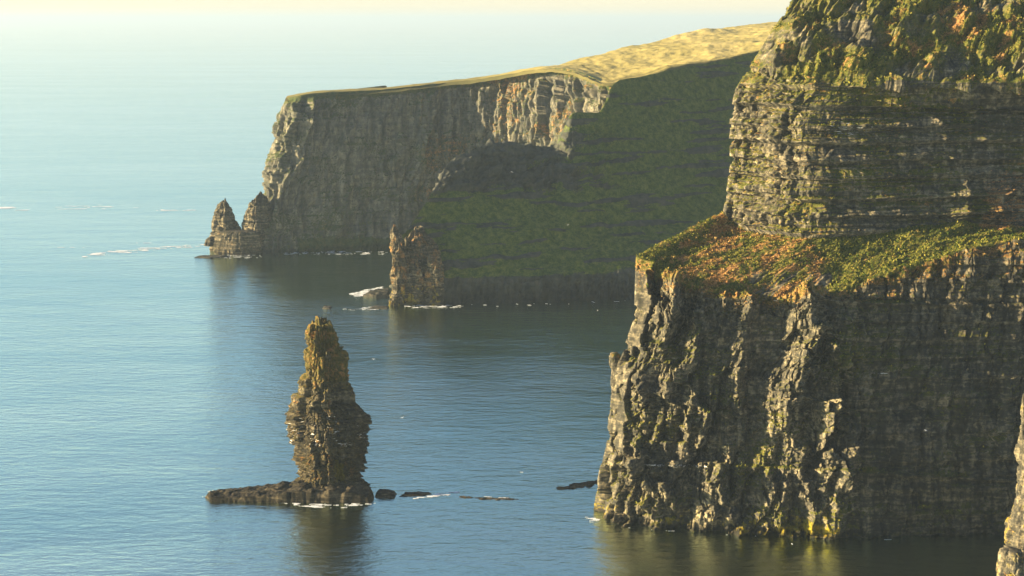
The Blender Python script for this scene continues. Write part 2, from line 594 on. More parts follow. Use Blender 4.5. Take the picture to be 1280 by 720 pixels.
nus = [10, 70] + [max(8, int(round((b - a) * 1.35))) for a, b in zip(cols[:-3], cols[1:-2])] + [40, 20]
nvs = [54, 72, 84, 84, 90, 100, 74, 68, 50, 40, 55, 60, 30, 12, 10]
P, tu, tv = net(C, nus, nvs)
N = grid_normals(blur(P, 4, 2))
if N[400, 300, 1] > 0: N = -N
qx, qy = proj(P)
s = arclen(P)[None, :] + 0 * P[..., 0]
z = P[..., 2]
row = tv[:, None] + 0 * s
X = P[..., 0]
wall = 1 - bump(row, 5.1, 5.9, 0.12) * (1 - sstep(9.9, 10.2, row))
lowwall = 1 - sstep(4.95, 5.05, row)
upwall = sstep(5.95, 6.05, row) * (1 - sstep(9.9, 10.3, row))
ledge = bump(row, 5.03, 5.97, 0.05)
cap = sstep(9.95, 10.3, row)
lit = 1 - sstep(1020, 1110, qx + 14 * vn2(z / 14, s / 60, 3))      # the broken, ribbed part of the wall
rib_amt = lowwall * (0.22 + 0.78 * lit)
# vertical ribs with wandering phase
sw = s + 3.0 * fb2(s / 30, z / 45, 3, 11) + 0.5 * fb2(s / 8, z / 16, 2, 12)
rb1 = ridge2(sw / 11.0, z / 75.0, 3, 21)
rb2 = ridge2(sw / 4.2, z / 26.0, 3, 25)
f1, f2, cid = worley2(sw / 3.4, z / 9.0 + 0.3 * fb2(s / 5, z / 5, 2, 4), 31)
cols_d = (cid - 0.5) * 1.8 + np.clip((f2 - f1) * 2, 0, 0.5) * 1.0
cL = bricks(0 * s + 3.0 + s / 90, z + 1.6 * fb2(s / 18, z / 18, 3, 521), 1e3, 9.0, 522)
cM = bricks(0 * s + 3.0 + s / 60, z + 0.8 * fb2(s / 9, z / 9, 3, 523), 1e3, 3.4, 524)
sw = sw + (cL[0] - 0.5) * 3.2 + (cM[0] - 0.5) * 1.4
qc = qx + (cL[0] - 0.5) * 11 + (cM[0] - 0.5) * 5
cj = (0.62 + 0.75 * cM[0]) * (0.8 + 0.4 * cL[0])
bA = bricks(sw, z + 3 * fb2(s / 8, z / 12, 2, 35), 6.5, 24, 301)
bB = bricks(sw + 0.6 * fb2(s / 3, z / 3, 2, 36), z, 2.8, 8.5, 305)
bC = bricks(s + 0.3 * fb2(s / 2, z / 2, 2, 37), z, 1.5, 2.2, 309)
facets = (bA[0] * 3.4 * bA[1] + bB[0] * 1.9 * bB[1] + (bC[0] - 0.5) * 0.7 * lit - 1.6)
pt = 0.35 + 0.85 * sstep(-0.25, 0.3, fb2(s / 26, z / 34, 3, 315)) * lit + 0.35 * sstep(830, 790, qx)
fc = facets2(sw, z, 10, 15, 311, 0.62, 1.8, 0.45) * pt + facets2(sw, z, 4.6, 6.0, 312, 0.6, 0.9, 0.45) * pt + facets2(s, z, 1.9, 3.2, 313, 0.5, 0.3, 0.6) * (0.5 + 0.5 * pt)
D = rib_amt * (rb1 * 4.6 + rb2 * 0.4 - 2.4) + lowwall * ((0.1 + 0.3 * lit) * facets + (0.5 + 0.8 * lit) * fc)
cave_ = np.exp(-(((qx - 962) / 26) ** 2 + ((qy - 420) / 42) ** 2) ** 1.6)
RL = [([(850, 366), (852, 430)], 13, 2.6), ([(873, 372), (868, 440), (868, 500)], 13, 2.8), ([(908, 372), (905, 425)], 13, 2.8),
      ([(946, 372), (936, 420), (924, 462), (926, 512), (932, 560)], 18, 3.6),
      ([(1024, 300), (1016, 370), (1026, 420), (1012, 465), (986, 505), (976, 545)], 42, 6.5),
      ([(1036, 420), (1050, 450), (1046, 500), (1034, 560), (1036, 600)], 26, 4.6),
      ([(1060, 395), (1070, 430)], 12, 1.8), ([(830, 430), (848, 470), (840, 520), (828, 560)], 30, 4.2),
      ([(872, 470), (866, 520), (848, 580), (845, 640)], 22, 3.8), ([(965, 470), (972, 520), (962, 575)], 16, 3.0),
      ([(1000, 500), (994, 545), (1004, 580), (1012, 625), (1046, 668)], 28, 4.6), ([(1046, 620), (1048, 672)], 34, 4.6),
      ([(905, 500), (912, 560), (900, 610), (925, 660)], 20, 3.4), ([(812, 480), (806, 560), (812, 640)], 26, 4.0),
      ([(1092, 535), (1062, 565), (1050, 590)], 22, 2.8), ([(1082, 430), (1086, 478)], 8, 1.2),
      ([(1128, 325), (1138, 400)], 6, 0.9), ([(965, 585), (970, 640), (978, 662)], 22, 3.2)]
rg = np.random.default_rng(12)
for _ in range(34):
    x0 = rg.uniform(772, 1052); y0 = rg.uniform(372, 590); ln = rg.uniform(40, 130); dr = rg.uniform(-0.28, 0.12)
    y1 = min(y0 + ln, 668)
    RL.append(([(x0, y0), (x0 + dr * (y1 - y0) * 0.5 + rg.uniform(-5, 5), (y0 + y1) / 2), (x0 + dr * (y1 - y0), y1)], rg.uniform(11, 26), rg.uniform(2.0, 3.8)))
D = D + lowwall * (1 - 0.85 * cave_) * cj * ridges(qc, qy, RL) * (0.9 + 0.3 * rb2 + 0.5 * (bB[0] - 0.5))
# the smooth hollow under the lip
cave = np.exp(-(((qx - 962) / 26) ** 2 + ((qy - 420) / 42) ** 2) ** 1.6)
D = D * (1 - 0.8 * cave * lowwall) - 2.6 * cave * lowwall
# upper wall
f1, f2, cid2 = worley2(s / 2.6, z / 2.1, 41)
lit2 = 1 - sstep(985, 1015, qx + 9 * vn2(z / 9, 0 * s, 8))
wz = z + 0.5 * fb2(s / 6, z / 6, 2, 56)
uA = bricks(s + 1.2 * fb2(s / 9, z / 9, 2, 57), wz, 6.0, 6.5, 401)
uB = bricks(s + 0.5 * fb2(s / 4, z / 4, 2, 58), wz, 2.2, 2.4, 405)
uC = bricks(s, wz, 0.9, 1.1, 409)
ufac = (uA[0] - 0.5) * 3.0 + uA[1] * uA[0] * 1.6 + (uB[0] - 0.5) * 1.6 + uB[1] * uB[0] * 0.8 + (uC[0] - 0.5) * 0.6
ufc = facets2(s, wz, 7, 7, 411, 0.5, 1.2) + facets2(s, wz, 2.8, 3.0, 412, 0.5, 0.5) + facets2(s, wz, 1.2, 1.2, 413, 0.5, 0.2)
up = lit2 * (ridge2(s / 9.0, z / 37.0, 2, 51) * 2.0 - 1.5 + ufac * 0.5 + ufc * 0.9) + (1 - lit2) * (ufac * 0.12 + ufc * 0.32 + fb2(s / 30, z / 15, 3, 417) * 2.0) + (1 - lit2) * ((cid2 - 0.5) * 0.25 + fb2(s / 14, z / 9, 4, 55) * 0.9)
UL = [([(1092, 40), (1086, 80)], 14, 3.2), ([(1128, 95), (1124, 130)], 26, 3.4), ([(1218, 108), (1210, 140)], 34, 2.4),
      ([(1150, 135), (1176, 165), (1182, 200)], 20, 2.6), ([(1180, 195), (1206, 215), (1202, 262), (1212, 285)], 26, 3.6),
      ([(1222, 165), (1226, 198)], 18, 2.4), ([(1270, 215), (1246, 255), (1244, 285)], 28, 3.6), ([(1030, 250), (1024, 270)], 20, 2.0),
      ([(1290, 120), (1286, 190)], 14, 1.5)]
D = D + upwall * (up + 0.62 * cj * ridges(qc, qy, UL))
# bedding: hard beds stand proud, with joints
zz = z + 0.5 * fb2(s / 40, z / 30, 2, 61)
bed = np.tanh(vn2(zz / 1.9, s / 55, 62) * 6) * 0.20 + vn2(zz / 0.8, s / 12, 63) * 0.16 + np.tanh(vn2(zz / 6.2, 0 * s, 64) * 9) * 0.42
D = D + (upwall * (0.8 + 0.6 * lit2) + lowwall * (0.42 + 0.1 * lit)) * bed + lowwall * (1 - lit) * (fb2(s / 11, z / 13, 4, 66) * 2.4 + ridge2(sw / 9, z / 60, 3, 67) * 2.6 - 1.4 - 1.3 * sstep(0.93, 1.0, 1 - np.abs(vn2(sw / 7, z / 80, 68)) * 1.4) + 0.6 * facets2(sw, z, 7, 9, 69, 0.3, 1.2, 1.0))
for zc, hh, am in ((88.0, 1.1, 2.2), (0, 0, 0)):
    pass
cA = bricks(0 * s + 3.0 + s / 400, z + 0.7 * fb2(s / 25, z / 20, 3, 501), 1e3, 6.8, 503)
cB = bricks(0 * s + 3.0 + s / 300, z + 0.4 * fb2(s / 12, z / 10, 3, 502), 1e3, 2.3, 505)
cv = 0.6 + 0.9 * sstep(-0.35, 0.35, fb2(s / 16, z / 5, 3, 506))
D = D + (upwall * 1.8 + lowwall * (0.75 - 0.2 * lit)) * cv * ((1 - cA[2]) ** 1.5 * (1.2 + 0.5 * (row > 5.5)) + (1 - cB[2]) ** 1.5 * 0.42 - 0.7)
# a hard bed runs along under the grass, another low down
lip = np.exp(-((qy - np.interp(qx, [850, 1000, 1250], [372, 377, 382])) / 2.6) ** 2) * sstep(860, 900, qx)
D = D + lowwall * lip * 1.7
low = np.exp(-((qy - np.interp(qx, [780, 1000, 1250], [580, 586, 600])) / 2.6) ** 2)
D = D + lowwall * low * 1.5
D = D + lowwall * (1 - sstep(0.0, 1.0, row)) * 1.2
# fine breakup
D = D + fb2(s / 2.2, z / 2.2, 4, 71) * wall * (0.25 + 0.5 * np.where(row < 5.5, lit, lit2))
# grass: tussocks
tus = worley2(s / 1.7, (P[..., 1] + z) / 2.6, 81)
D = D + (ledge + cap * 0.9) * ((0.55 - tus[0]) * 0.8 + fb2(s / 11, (P[..., 1] + z) / 11, 4, 82) * 2.8)
n0 = fb2(s / 7, z / 7, 3, 97)
# the cap: hanging tongues of turf over hollows
lw = worley2((s + 2 * n0) / 8.0, (z + 2 * n0) / 7.0, 94)
lw2 = worley2((s + n0) / 3.0, (z - n0) / 3.2, 95)
D = D + cap * (ridge2(s / 18, z / 30, 3, 91) * 6.0 - 4.6 + np.sqrt(np.clip(1 - lw[0] ** 2 * 1.3, 0, 1)) * (1.8 + 4.2 * lw[2]) + (0.5 - lw2[0]) * 2.4 + fb2(s / 2, z / 2, 3, 96) * 0.7) * sstep(14.2, 13.2, row)
# turf runs down over the lip in tongues
P = P + N * (np.minimum(D, np.interp(tu, [2.0, 2.6, 3.6, 4.2], [0.5, 0.9, 3.0, 99])[None]) * np.interp(tu, [0, 1, 1.8, 2.3], [0.1, 0.2, 0.45, 1])[None])[..., None]
Nf = grid_normals(P)
if Nf[400, 300, 1] > 0: Nf = -Nf
upn = Nf[..., 2]
n_a = fb2(s / 10, z / 6, 4, 101)
n_b = fb2(s / 24, z / 14, 3, 102)
wx = qx + 30 * fb2(qx / 45, qy / 35, 4, 105)
veg = ledge * 1.0 + cap * (0.62 + 0.55 * n_b + 0.3 * n_a) + upwall * (0.02 + 0.55 * sstep(0.1, 0.6, upn) + 0.55 * n_b + 0.35 * sstep(8.3, 9.9, row)) \
    + lowwall * (0.02 + 0.4 * sstep(0.25, 0.7, upn) + 0.5 * n_b + 0.5 * sstep(4.72, 4.97, row + 0.14 * n_a) + 0.12)
veg = veg - ledge * bump(wx, 940, 1035, 14) * sstep(325, 350, qy) * 0.8 * sstep(0.2, 0.9, rb2)
rust = ledge * (bump(wx, 860, 1000, 50) * 0.42 + 0.04 + 0.7 * fb2(s / 7, (P[..., 1] + z) / 9, 4, 107)) + cap * (n_a * 0.9 + 0.15) + (lowwall * bump(row, 4.6, 5, 0.3)) * 0.5 + upwall * (0.25 + 0.4 * n_a) \
    + bump(wx, 1235, 1290, 14) * bump(qy + 0.4 * (wx - qx), 225, 285, 14) * 0.5 + bump(wx, 1185, 1235, 14) * bump(qy + 0.4 * (wx - qx), 10, 50, 14) * 0.3 * cap
lich = lowwall * (1 - sstep(4, 17, z + 5 * n_a)) * (bump(qx, 730, 1048, 6)) * (0.16 + 0.55 * n_a) + lowwall * (1 - sstep(3, 10, z)) * bump(qx, 930, 1045, 8) * 0.22 * (1 + n_a)
lich = lich + lit2 * upwall * 0.16 + lit * lowwall * 0.1
guano = (upwall * np.exp(-((qx - 1050) / 62) ** 2 - ((qy - 160 - 0.04 * (qx - 1050)) / 15) ** 2) * (0.75 + 0.6 * fb2(s / 14, z / 2.5, 3, 106))) * 0.44 + lowwall * low * bump(qx, 812, 885, 8) * 0.5 \
    + lowwall * low * bump(qx, 1060, 1100, 8) * 0.3 + lowwall * np.exp(-((qy - 467) / 1.6) ** 2) * bump(qx, 1093, 1108, 6) * 0.45 \
    + lowwall * lip * bump(qx, 950, 990, 8) * 0.35 + upwall * 0.06
wet_dark = 1 - sstep(0.8, 3.0, z + n_a)
wet_dark = np.maximum(wet_dark * 0.85, lowwall * sstep(1040, 1120, qx) * np.clip(0.45 + 0.5 * fb2(s / 9, z / 60, 4, 108) + 0.25 * sstep(40, 5, z), 0, 0.9))  # also a streaky darker tone over the right part, stronger near the foot
me = mesh_from('cliff', P, grid_faces(*P.shape[:2]), dict(veg=veg, rust=rust, lichen=lich, guano=guano, wet_dark=wet_dark))
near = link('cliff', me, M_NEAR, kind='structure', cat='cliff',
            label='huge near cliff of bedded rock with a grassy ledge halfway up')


# hanging grass and heather tufts on the ledge, the cap and the small shelves
rng = np.random.default_rng(5)
cand = np.where(((veg > 0.62) & (upn > -0.25) & (qx < 1300) & (qx > 780) & (qy > -25)).ravel())[0]
area = np.linalg.norm(np.cross(np.gradient(P, axis=0), np.gradient(P, axis=1)), axis=-1).ravel()[cand]
area = area * (0.35 + 1.6 * (ledge.ravel()[cand] > 0.5) + 0.9 * (cap.ravel()[cand] > 0.5))
NT = 42000
pick = rng.choice(cand, NT, p=area / area.sum())
p0 = P.reshape(-1, 3)[pick] + rng.normal(0, 0.12, (NT, 3)); nn = Nf.reshape(-1, 3)[pick]
VB, FB, TB, RB = [], [], [], []
tr = rng.random(NT); ru = np.clip(rust.ravel()[pick] + 0.5 * fb3(p0[:, 0] / 5, p0[:, 1] / 5, p0[:, 2] / 5, 3, 9), 0, 1)
size = 0.35 + 0.75 * rng.random(NT) ** 2
for b_ in range(5):
    ddir = nn * 0.55 + np.array([0, 0, 0.75]) + rng.normal(0, 0.42, (NT, 3))
    ddir /= np.linalg.norm(ddir, axis=1, keepdims=True)
    side = np.cross(ddir, rng.normal(0, 1, (NT, 3))); side /= np.linalg.norm(side, axis=1, keepdims=True)
    L_ = (size * (0.7 + 0.6 * rng.random(NT)))[:, None]
    w_ = 0.09 + 0.07 * L_
    q0 = p0 + rng.normal(0, 0.12, (NT, 3))
    m_ = q0 + ddir * L_ * 0.55
    e_ = q0 + ddir * L_ * 0.95 + np.array([0, 0, -0.28]) * L_
    VB.append(np.stack([q0 - side * w_, q0 + side * w_, m_ + side * w_ * 0.8, m_ - side * w_ * 0.8, e_], 1).reshape(-1, 3))
    TB.append(np.repeat(np.clip(tr + rng.normal(0, 0.15, NT), 0, 1), 5)); RB.append(np.repeat(ru, 5))
VB = np.concatenate(VB); k_ = np.arange(len(VB) // 5)[:, None] * 5
FB = np.concatenate([k_ + np.array([0, 1, 2]), k_ + np.array([0, 2, 3]), k_ + np.array([3, 2, 4])])
mt, t, out = new_mat('grass_blades')
b = NB(t)
g_ = b.ramp(b.attr('tint'), [(0.1, (0.03, 0.055, 0.008)), (0.5, (0.12, 0.135, 0.018)), (0.95, (0.29, 0.25, 0.045))])
h_ = b.ramp(b.attr('tint'), [(0.1, (0.10, 0.06, 0.016)), (0.5, (0.36, 0.18, 0.050)), (0.95, (0.52, 0.34, 0.12))])
bs = b.n('ShaderNodeBsdfPrincipled')
b.l(b.mix(b.maprange(b.attr('rust'), 0.35, 0.65), g_, h_), bs.inputs['Base Color'])
bs.inputs['Roughness'].default_value = 1.0; bs.inputs['Specular IOR Level'].default_value = 0.05
b.l(bs.outputs[0], out.inputs['Surface'])
link('grass', mesh_from('grass', VB, FB, dict(tint=np.concatenate(TB), rust=np.concatenate(RB))), mt, kind='stuff', cat='grass',
     label='grass and orange heather tufts on the ledge and top of the near cliff')


# ------------------------------------------------------------------ rocks of revolution (stacks, pinnacles, boulders)
def rock_tower(prof, Y, dep=0.8, nth=300, nz=300, amp=1.0, seed=1, sq=0.35, bedz=1.0, top_z=None, sc=1.0, rot=0.6, jag=0.0, tiers=None, blocks=0.7):
    """prof: list of (py, xl, xr) silhouette from top to bottom at distance Y -> grid of a closed tower"""
    prof = np.array(prof, float)
    v = np.linspace(0, 1, nz)
    py = prof[0, 0] + (prof[-1, 0] - prof[0, 0]) * v
    xl = np.interp(py, prof[:, 0], prof[:, 1]); xr = np.interp(py, prof[:, 0], prof[:, 2])
    L = at(xl, py, Y); Rr = at(xr, py, Y)
    cx = (L[:, 0] + Rr[:, 0]) / 2; rx = (Rr[:, 0] - L[:, 0]) / 2; zz = L[:, 2]
    th = math.pi / 2 + np.linspace(0, 2 * math.pi, nth, endpoint=False)
    ct, st = np.cos(th), np.sin(th)
    # rounded square outline, turned a little
    e = lambda a: (np.abs(np.cos(a)) ** 7 + np.abs(np.sin(a)) ** 7) ** (-1 / 7)
    k = (1 - sq) + sq * e(th + rot)
    k = k / np.sqrt((np.maximum.reduce(np.abs(k * ct)) ** 2))
    ryx = np.maximum(rx * dep, 0.0)
    ryx = ryx * 0.6 + ryx.max() * 0.4 * np.minimum(1, rx / rx.max() * 2.2)
    XX = cx[:, None] + rx[:, None] * (k * ct)[None]
    YY = Y + rx.max() * 0 + ryx[:, None] * (k * st)[None]
    ZZ = zz[:, None] + 0 * XX
    P = np.stack([XX, YY, ZZ], -1)
    Nn = np.stack([ct[None] + 0 * XX, st[None] + 0 * XX, 0 * XX], -1)
    a3 = (XX / sc, YY / sc, ZZ / sc)
    d = (1 - np.abs(fb3(a3[0] / 3.2, a3[1] / 3.2, a3[2] / 16, 3, seed)) * 2.2) * 1.6
    d = d + np.abs(fb3(a3[0] / 1.6 + 9, a3[1] / 1.6, a3[2] / 3.5, 3, seed + 5)) * 2.0 + fb3(a3[0] / 0.9, a3[1] / 0.9, a3[2] / 0.9, 3, seed + 9) * 0.6 - 1.4
    if bedz:
        zb = a3[2] + 0.5 * vn3(a3[0] / 9, a3[1] / 9, a3[2] / 9, seed + 3)
        d = d + bedz * (np.sign(vn3(0 * zb + 3, a3[0] / 14, zb / 1.3, seed + 4)) * 0.28 + vn3(0 * zb + 3, a3[1] / 8, zb / 0.55, seed + 6) * 0.22)
    if blocks:
        arc = (th - math.pi / 2)[None] * (rx.max() * 0.8) / sc + 0 * XX
        arc = arc + 0.7 * vn3(*a3, seed + 31)
        w1 = worley2(arc / 3.0, a3[2] / 7.5, seed + 32, 0.8)
        w2 = worley2(arc / 1.5, a3[2] / 2.6, seed + 33, 0.8)
        k1 = bricks(arc, a3[2] + 0.8 * vn3(*a3, seed + 35), 3.6, 9.0, seed + 41)
        k2 = bricks(arc, a3[2], 1.6, 2.3, seed + 45)
        d = d + blocks * ((k1[0] - 0.55) * 3.2 + np.clip(k1[3] * 1.5, 0, 1) * 0.7 - 0.5 + (k2[0] - 0.5) * 1.0 + (w2[2] - 0.5) * 0.7)
        d = d * 0.22 + blocks * (facets2(arc, a3[2], 5.0, 11, seed + 51, 0.35, 2.2, 1.0) + facets2(arc, a3[2], 2.6, 4.2, seed + 52, 0.5, 0.9, 1.0) + facets2(arc, a3[2], 0.9, 1.3, seed + 53, 0.4, 0.15, 1.0))
        d = d - d.mean(1, keepdims=True) * 0.85 - 0.35
    if tiers is not None:
        d = d + tiers(ZZ, XX, YY)
    fade = np.minimum(1, rx / (rx.max() * 0.3 + 1e-6))[:, None]
    P = P + Nn * (d * amp * fade * sc)[..., None]
    if jag:
        hz = np.abs(fb3(a3[0] / 2.2, a3[1] / 2.2, 0 * a3[2], 3, seed + 20)) * 2 - 0.5
        P[..., 2] += (hz * jag) * (1 - sstep(0, 0.25, v))[:, None]
    # close the top with a pole
    pole = P[0].mean(0); pole[2] += 0.15
    Vv = np.concatenate([P.reshape(-1, 3), np.repeat(pole[None], nth, 0)])
    F = grid_faces(nz, nth, wrap=True, flip=False)
    i = np.arange(nth)
    capf = np.stack([i, nz * nth + i, nz * nth + (i + 1) % nth, (i + 1) % nth], -1)
    F = np.concatenate([F, capf])
    att = lambda A: np.concatenate([A.reshape(-1), np.repeat(A[0].mean(), nth)])
    n3 = grid_normals(P)
    o = np.sign((n3 * Nn).sum()) or 1
    return P, Vv, F, att, n3 * o


def tower_obj(name, prof, Y, mat, masks=None, **kw):
    link_kw = {k: kw.pop(k) for k in ('label', 'cat', 'kind', 'group', 'parent') if k in kw}
    P, Vv, F, att, n3 = rock_tower(prof, Y, **kw)
    z = P[..., 2]
    nz_ = fb3(P[..., 0] / 5, P[..., 1] / 5, z / 4, 3, 77)
    A = dict(veg=0.25 + 0.5 * nz_ + 0.4 * sstep(0.3, 0.8, n3[..., 2]), rust=0.3 + 0.3 * nz_, lichen=0.05 + 0 * z, guano=0.05 + 0 * z,
             wet_dark=0.8 * (1 - sstep(0.6, 2.4, z)))
    if masks: A.update(masks(P, n3, nz_))
    return link(name, mesh_from(name, Vv, F, {k: att(v + 0 * z) for k, v in A.items()}), mat, **link_kw)


# the tall sea stack
SY = float(on_z(410, 622)[1]) + 12
prof = [(403, 387, 396), (407, 386, 404), (410, 385, 417), (420, 385, 421), (434, 385, 424), (436, 383, 429), (447, 382, 431), (470, 381, 432), (473, 379, 435), (487, 377, 438), (492, 375, 439),
        (493.5, 367, 440), (503, 366, 440), (505, 367, 446), (513, 368, 448), (515, 365, 453), (518, 362, 454), (521, 362, 460), (545, 363, 459), (555, 365, 458),
        (558, 369, 456), (575, 371, 453), (598, 369, 455), (601, 364, 459), (610, 360, 461), (622, 358, 464), (634, 356, 466)]


def stack_masks(P, n3, nz_):
    z = P[..., 2]; qx, qy = proj(P)
    upm = sstep(515, 450, qy + 22 * nz_)
    return dict(veg=upm * 0.55 + 0.5 * nz_ + 0.12 + 0.4 * sstep(0.2, 0.7, n3[..., 2]), rust=0.2 + 0.6 * nz_ + upm * 0.1,
                lichen=0.1 + 1.0 * np.exp(-((qx - 0.18 * (qy - 590) - 422 - 8 * nz_) / 6.0) ** 2 - ((qy - 590) / 15) ** 2) + 0.15 * upm,
                guano=0.06 + 0.26 * bump(qy, 522, 556, 5) + 0.35 * nz_, wet_dark=np.maximum(0.9 * (1 - sstep(2.0, 5.5, z + 2 * nz_)), (1 - sstep(33, 38, z + 5 * nz_)) * np.clip(0.55 + 0.5 * nz_, 0, 0.8)))


stack = bpy.data.objects.new('sea_stack', None)
COL.objects.link(stack)
stack.location = (float(at(410, 622, SY)[0]), SY, 0)
stack['label'] = 'tall tapering sea stack standing alone in open water on a dark rock shelf'
stack['category'] = 'sea stack'
tw = tower_obj('rock_tower', prof, SY, M_STACK, stack_masks, dep=0.85, nth=520, nz=620, seed=3, amp=0.8, sq=0.95, rot=0.9, jag=4.0, bedz=1.5,
               tiers=lambda Z, X_, Y_: -0.6 * bump(Z, 13, 19, 1.5) + (1 - sstep(33, 36, Z)) * ((1 - bricks(0 * Z + 3.0, Z + 0.35 * vn3(X_ / 7, Y_ / 7, Z / 7, 78), 1e3, 2.9, 77)[2]) ** 1.4 * 1.7 - 0.9 + (1 - bricks(0 * Z + 3.0, Z + 0.2 * vn3(X_ / 4, Y_ / 4, Z / 4, 79), 1e3, 1.1, 76)[2]) * 0.6), blocks=1.0)
tw.parent = stack
tw.matrix_parent_inverse = stack.matrix_world.inverted()
bpy.context.view_layer.update()


def keep(o, par):
    o.parent = par
    from mathutils import Matrix
    o.matrix_parent_inverse = Matrix.Translation(par.location).inverted()


keep(tw, stack)


# low rocks: a height field inside an outline on the water
def poly_sd(X, Y, poly):
    d = np.full(X.shape, 1e9); inside = np.zeros(X.shape, bool)
    n = len(poly)
    for i in range(n):
        a, b = poly[i], poly[(i + 1) % n]
        ex, ey = b - a
        wx, wy = X - a[0], Y - a[1]
        t = np.clip((wx * ex + wy * ey) / (ex * ex + ey * ey + 1e-9), 0, 1)
        d = np.minimum(d, (wx - ex * t) ** 2 + (wy - ey * t) ** 2)
        c = ((a[1] <= Y) & (b[1] > Y)) | ((b[1] <= Y) & (a[1] > Y))
        xin = a[0] + (Y - a[1]) / (ey if abs(ey) > 1e-9 else 1e-9) * ex
        inside ^= c & (X < xin)
    return np.where(inside, 1, -1) * np.sqrt(d)


def low_rock(name, outline, h, mat, res=0.35, edge=1.2, seed=0, rough=0.5, deep=None, **kw):
    """outline: pixels of the water line"""
    pts = np.array([on_z(x, y)[:2] for x, y in outline])
    if deep:                                  # stretch away from the viewer so it has real depth
        c = pts[:, 1].min()
        pts[:, 1] = c + (pts[:, 1] - c) * deep
    mn, mx = pts.min(0) - 3, pts.max(0) + 3
    nx = min(700, max(12, int((mx[0] - mn[0]) / res))); ny = min(300, max(12, int((mx[1] - mn[1]) / res)))
    X_, Y_ = np.meshgrid(np.linspace(mn[0], mx[0], nx), np.linspace(mn[1], mx[1], ny))
    sd_ = poly_sd(X_, Y_, pts) + fb2(X_ / 4, Y_ / 4, 4, seed) * 2.0 * rough
    f1, f2, cid = worley2(X_ / 3.2, Y_ / 3.2, seed + 3)
    hh = h(X_, Y_) if callable(h) else h
    z = hh * sstep(0, edge, sd_) * (0.75 + 0.35 * fb2(X_ / 6, Y_ / 6, 3, seed + 7) + (cid - 0.5) * 0.35 * rough) \
        + sstep(0, 0.5, sd_) * fb2(X_ / 1.2, Y_ / 1.2, 3, seed + 9) * 0.35 - 1.2 * (sd_ < 0) - 0.05
    P = np.stack([X_, Y_, z], -1)
    n3 = grid_normals(P)
    nn = fb2(X_ / 5, Y_ / 5, 3, seed + 11)
    F = grid_faces(ny, nx)
    keepf = (z.reshape(-1)[F] > -0.9).any(1)
    F = F[keepf]
    used = np.unique(F); mp = np.zeros(nx * ny, int); mp[used] = np.arange(len(used))
    att = dict(veg=-0.3 + 0.5 * nn, rust=0.6 + 0.4 * nn, lichen=0.18 + 0.3 * nn, guano=0.0 + 0.1 * nn, wet_dark=np.clip(0.85 - 0.3 * nn, 0, 1) + 0 * z)
    return link(name, mesh_from(name, P.reshape(-1, 3)[used], mp[F], {k: (v + 0 * z).reshape(-1)[used] for k, v in att.items()}), mat, **kw)


shelf = low_rock('rock_shelf', [(256, 622), (262, 628), (300, 628), (345, 629), (400, 629), (462, 629), (468, 622), (460, 612), (400, 606), (340, 612), (290, 615), (265, 618)],
                 lambda X_, Y_: 2.3 + 3.6 * np.exp(-((X_ - stack.location[0]) / 21) ** 2), M_STACK, edge=1.0, seed=5)
keep(shelf, stack)

low_rock('tidal_rock', [(467, 620), (470, 623), (494, 622), (497, 617), (490, 614), (472, 614)], 1.6, M_STACK, seed=15,
         label='dark flat rock just right of the tall sea stack', cat='rock', kind='thing')
low_rock('tidal_rock', [(500, 621), (528, 620), (541, 618), (538, 615), (505, 615)], 0.75, M_STACK, seed=16,
         label='low wave washed rock farther right of the tall sea stack, ending in foam', cat='rock', kind='thing')
low_rock('reef', [(570, 622), (600, 624), (650, 625), (652, 623), (600, 621), (575, 620)], 0.35, M_STACK, seed=17, rough=1.3,
         label='thin dark awash reef line in open water between sea stack and near cliff', cat='reef', kind='thing')
low_rock('reef', [(692, 612), (715, 612), (752, 606), (752, 601), (735, 601), (708, 607)], 0.5, M_STACK, seed=18, rough=1.5,
         label='broken dark reef touching the left foot of the near cliff', cat='reef', kind='thing')

# pinnacle on the near cliff's left shoulder
pin = tower_obj('pinnacle', [(441, 763, 772), (445, 760, 776), (455, 761, 776), (462, 765, 775), (475, 764, 776), (490, 763, 779), (530, 760, 790)], Yb[0] + 14,
                M_NEAR, dep=1.0, nth=90, nz=120, amp=0.35, seed=33, sc=0.8, parent=near)

# ------------------------------------------------------------------ far headland and its grassland
colsA = np.array([322, 340, 370, 410, 450, 500, 560, 600, 640, 680, 715, 757, 800.])
YA = np.interp(colsA, [322, 340, 410, 450, 500, 560, 620, 680, 720, 757, 800], [1262, 1250, 1262, 1270, 1278, 1290, 1275, 1235, 1200, 1165, 1150])
topA = ([357, 380, 400, 480, 560, 600, 640, 680, 700, 740, 757, 800], [123, 118, 116, 112, 103, 99, 92, 86, 84, 94, 104, 125])
LA = [(321, 0), (321, 295), (327, 265), (336, 235), (342, 200), (347, 160), (357, 123)]
offA = [0, 10, 17, 22, 26, 31, 38]
rows = []
for r, (le, ye) in enumerate(LA):
    px = le + (colsA - 322) / (800 - 322) * (800 - le)
    Y = YA + offA[r]
    if r == 0:
        X0 = (px - 640) / FOC * (YA * cp + CAM_H * sp_)
        rows.append(np.stack([X0, YA, 0 * X0 - 4], -1)); continue
    yt = np.interp(px, *topA)
    yb = 314.0
    f = (314 - ye) / (314 - 123)
    py = np.where(px < le + 1, ye, yb + (yt - yb) * f)
    rows.append(at(px, py, Y))
t1 = rows[-1].copy(); t1[:, 1] += 20; t1[:, 2] -= 1.5
rows.append(t1)
t2 = t1.copy(); t2[:, 1] += 200; t2[:, 2] -= 60
rows.append(t2)
C = np.stack(rows)
h1 = C[:, :1].copy(); h1[..., 1] += 50; h1[..., 0] += 4
h2 = C[:, :1].copy(); h2[..., 1] += 260; h2[..., 0] += 60
C = np.concatenate([h2, h1, C], 1)
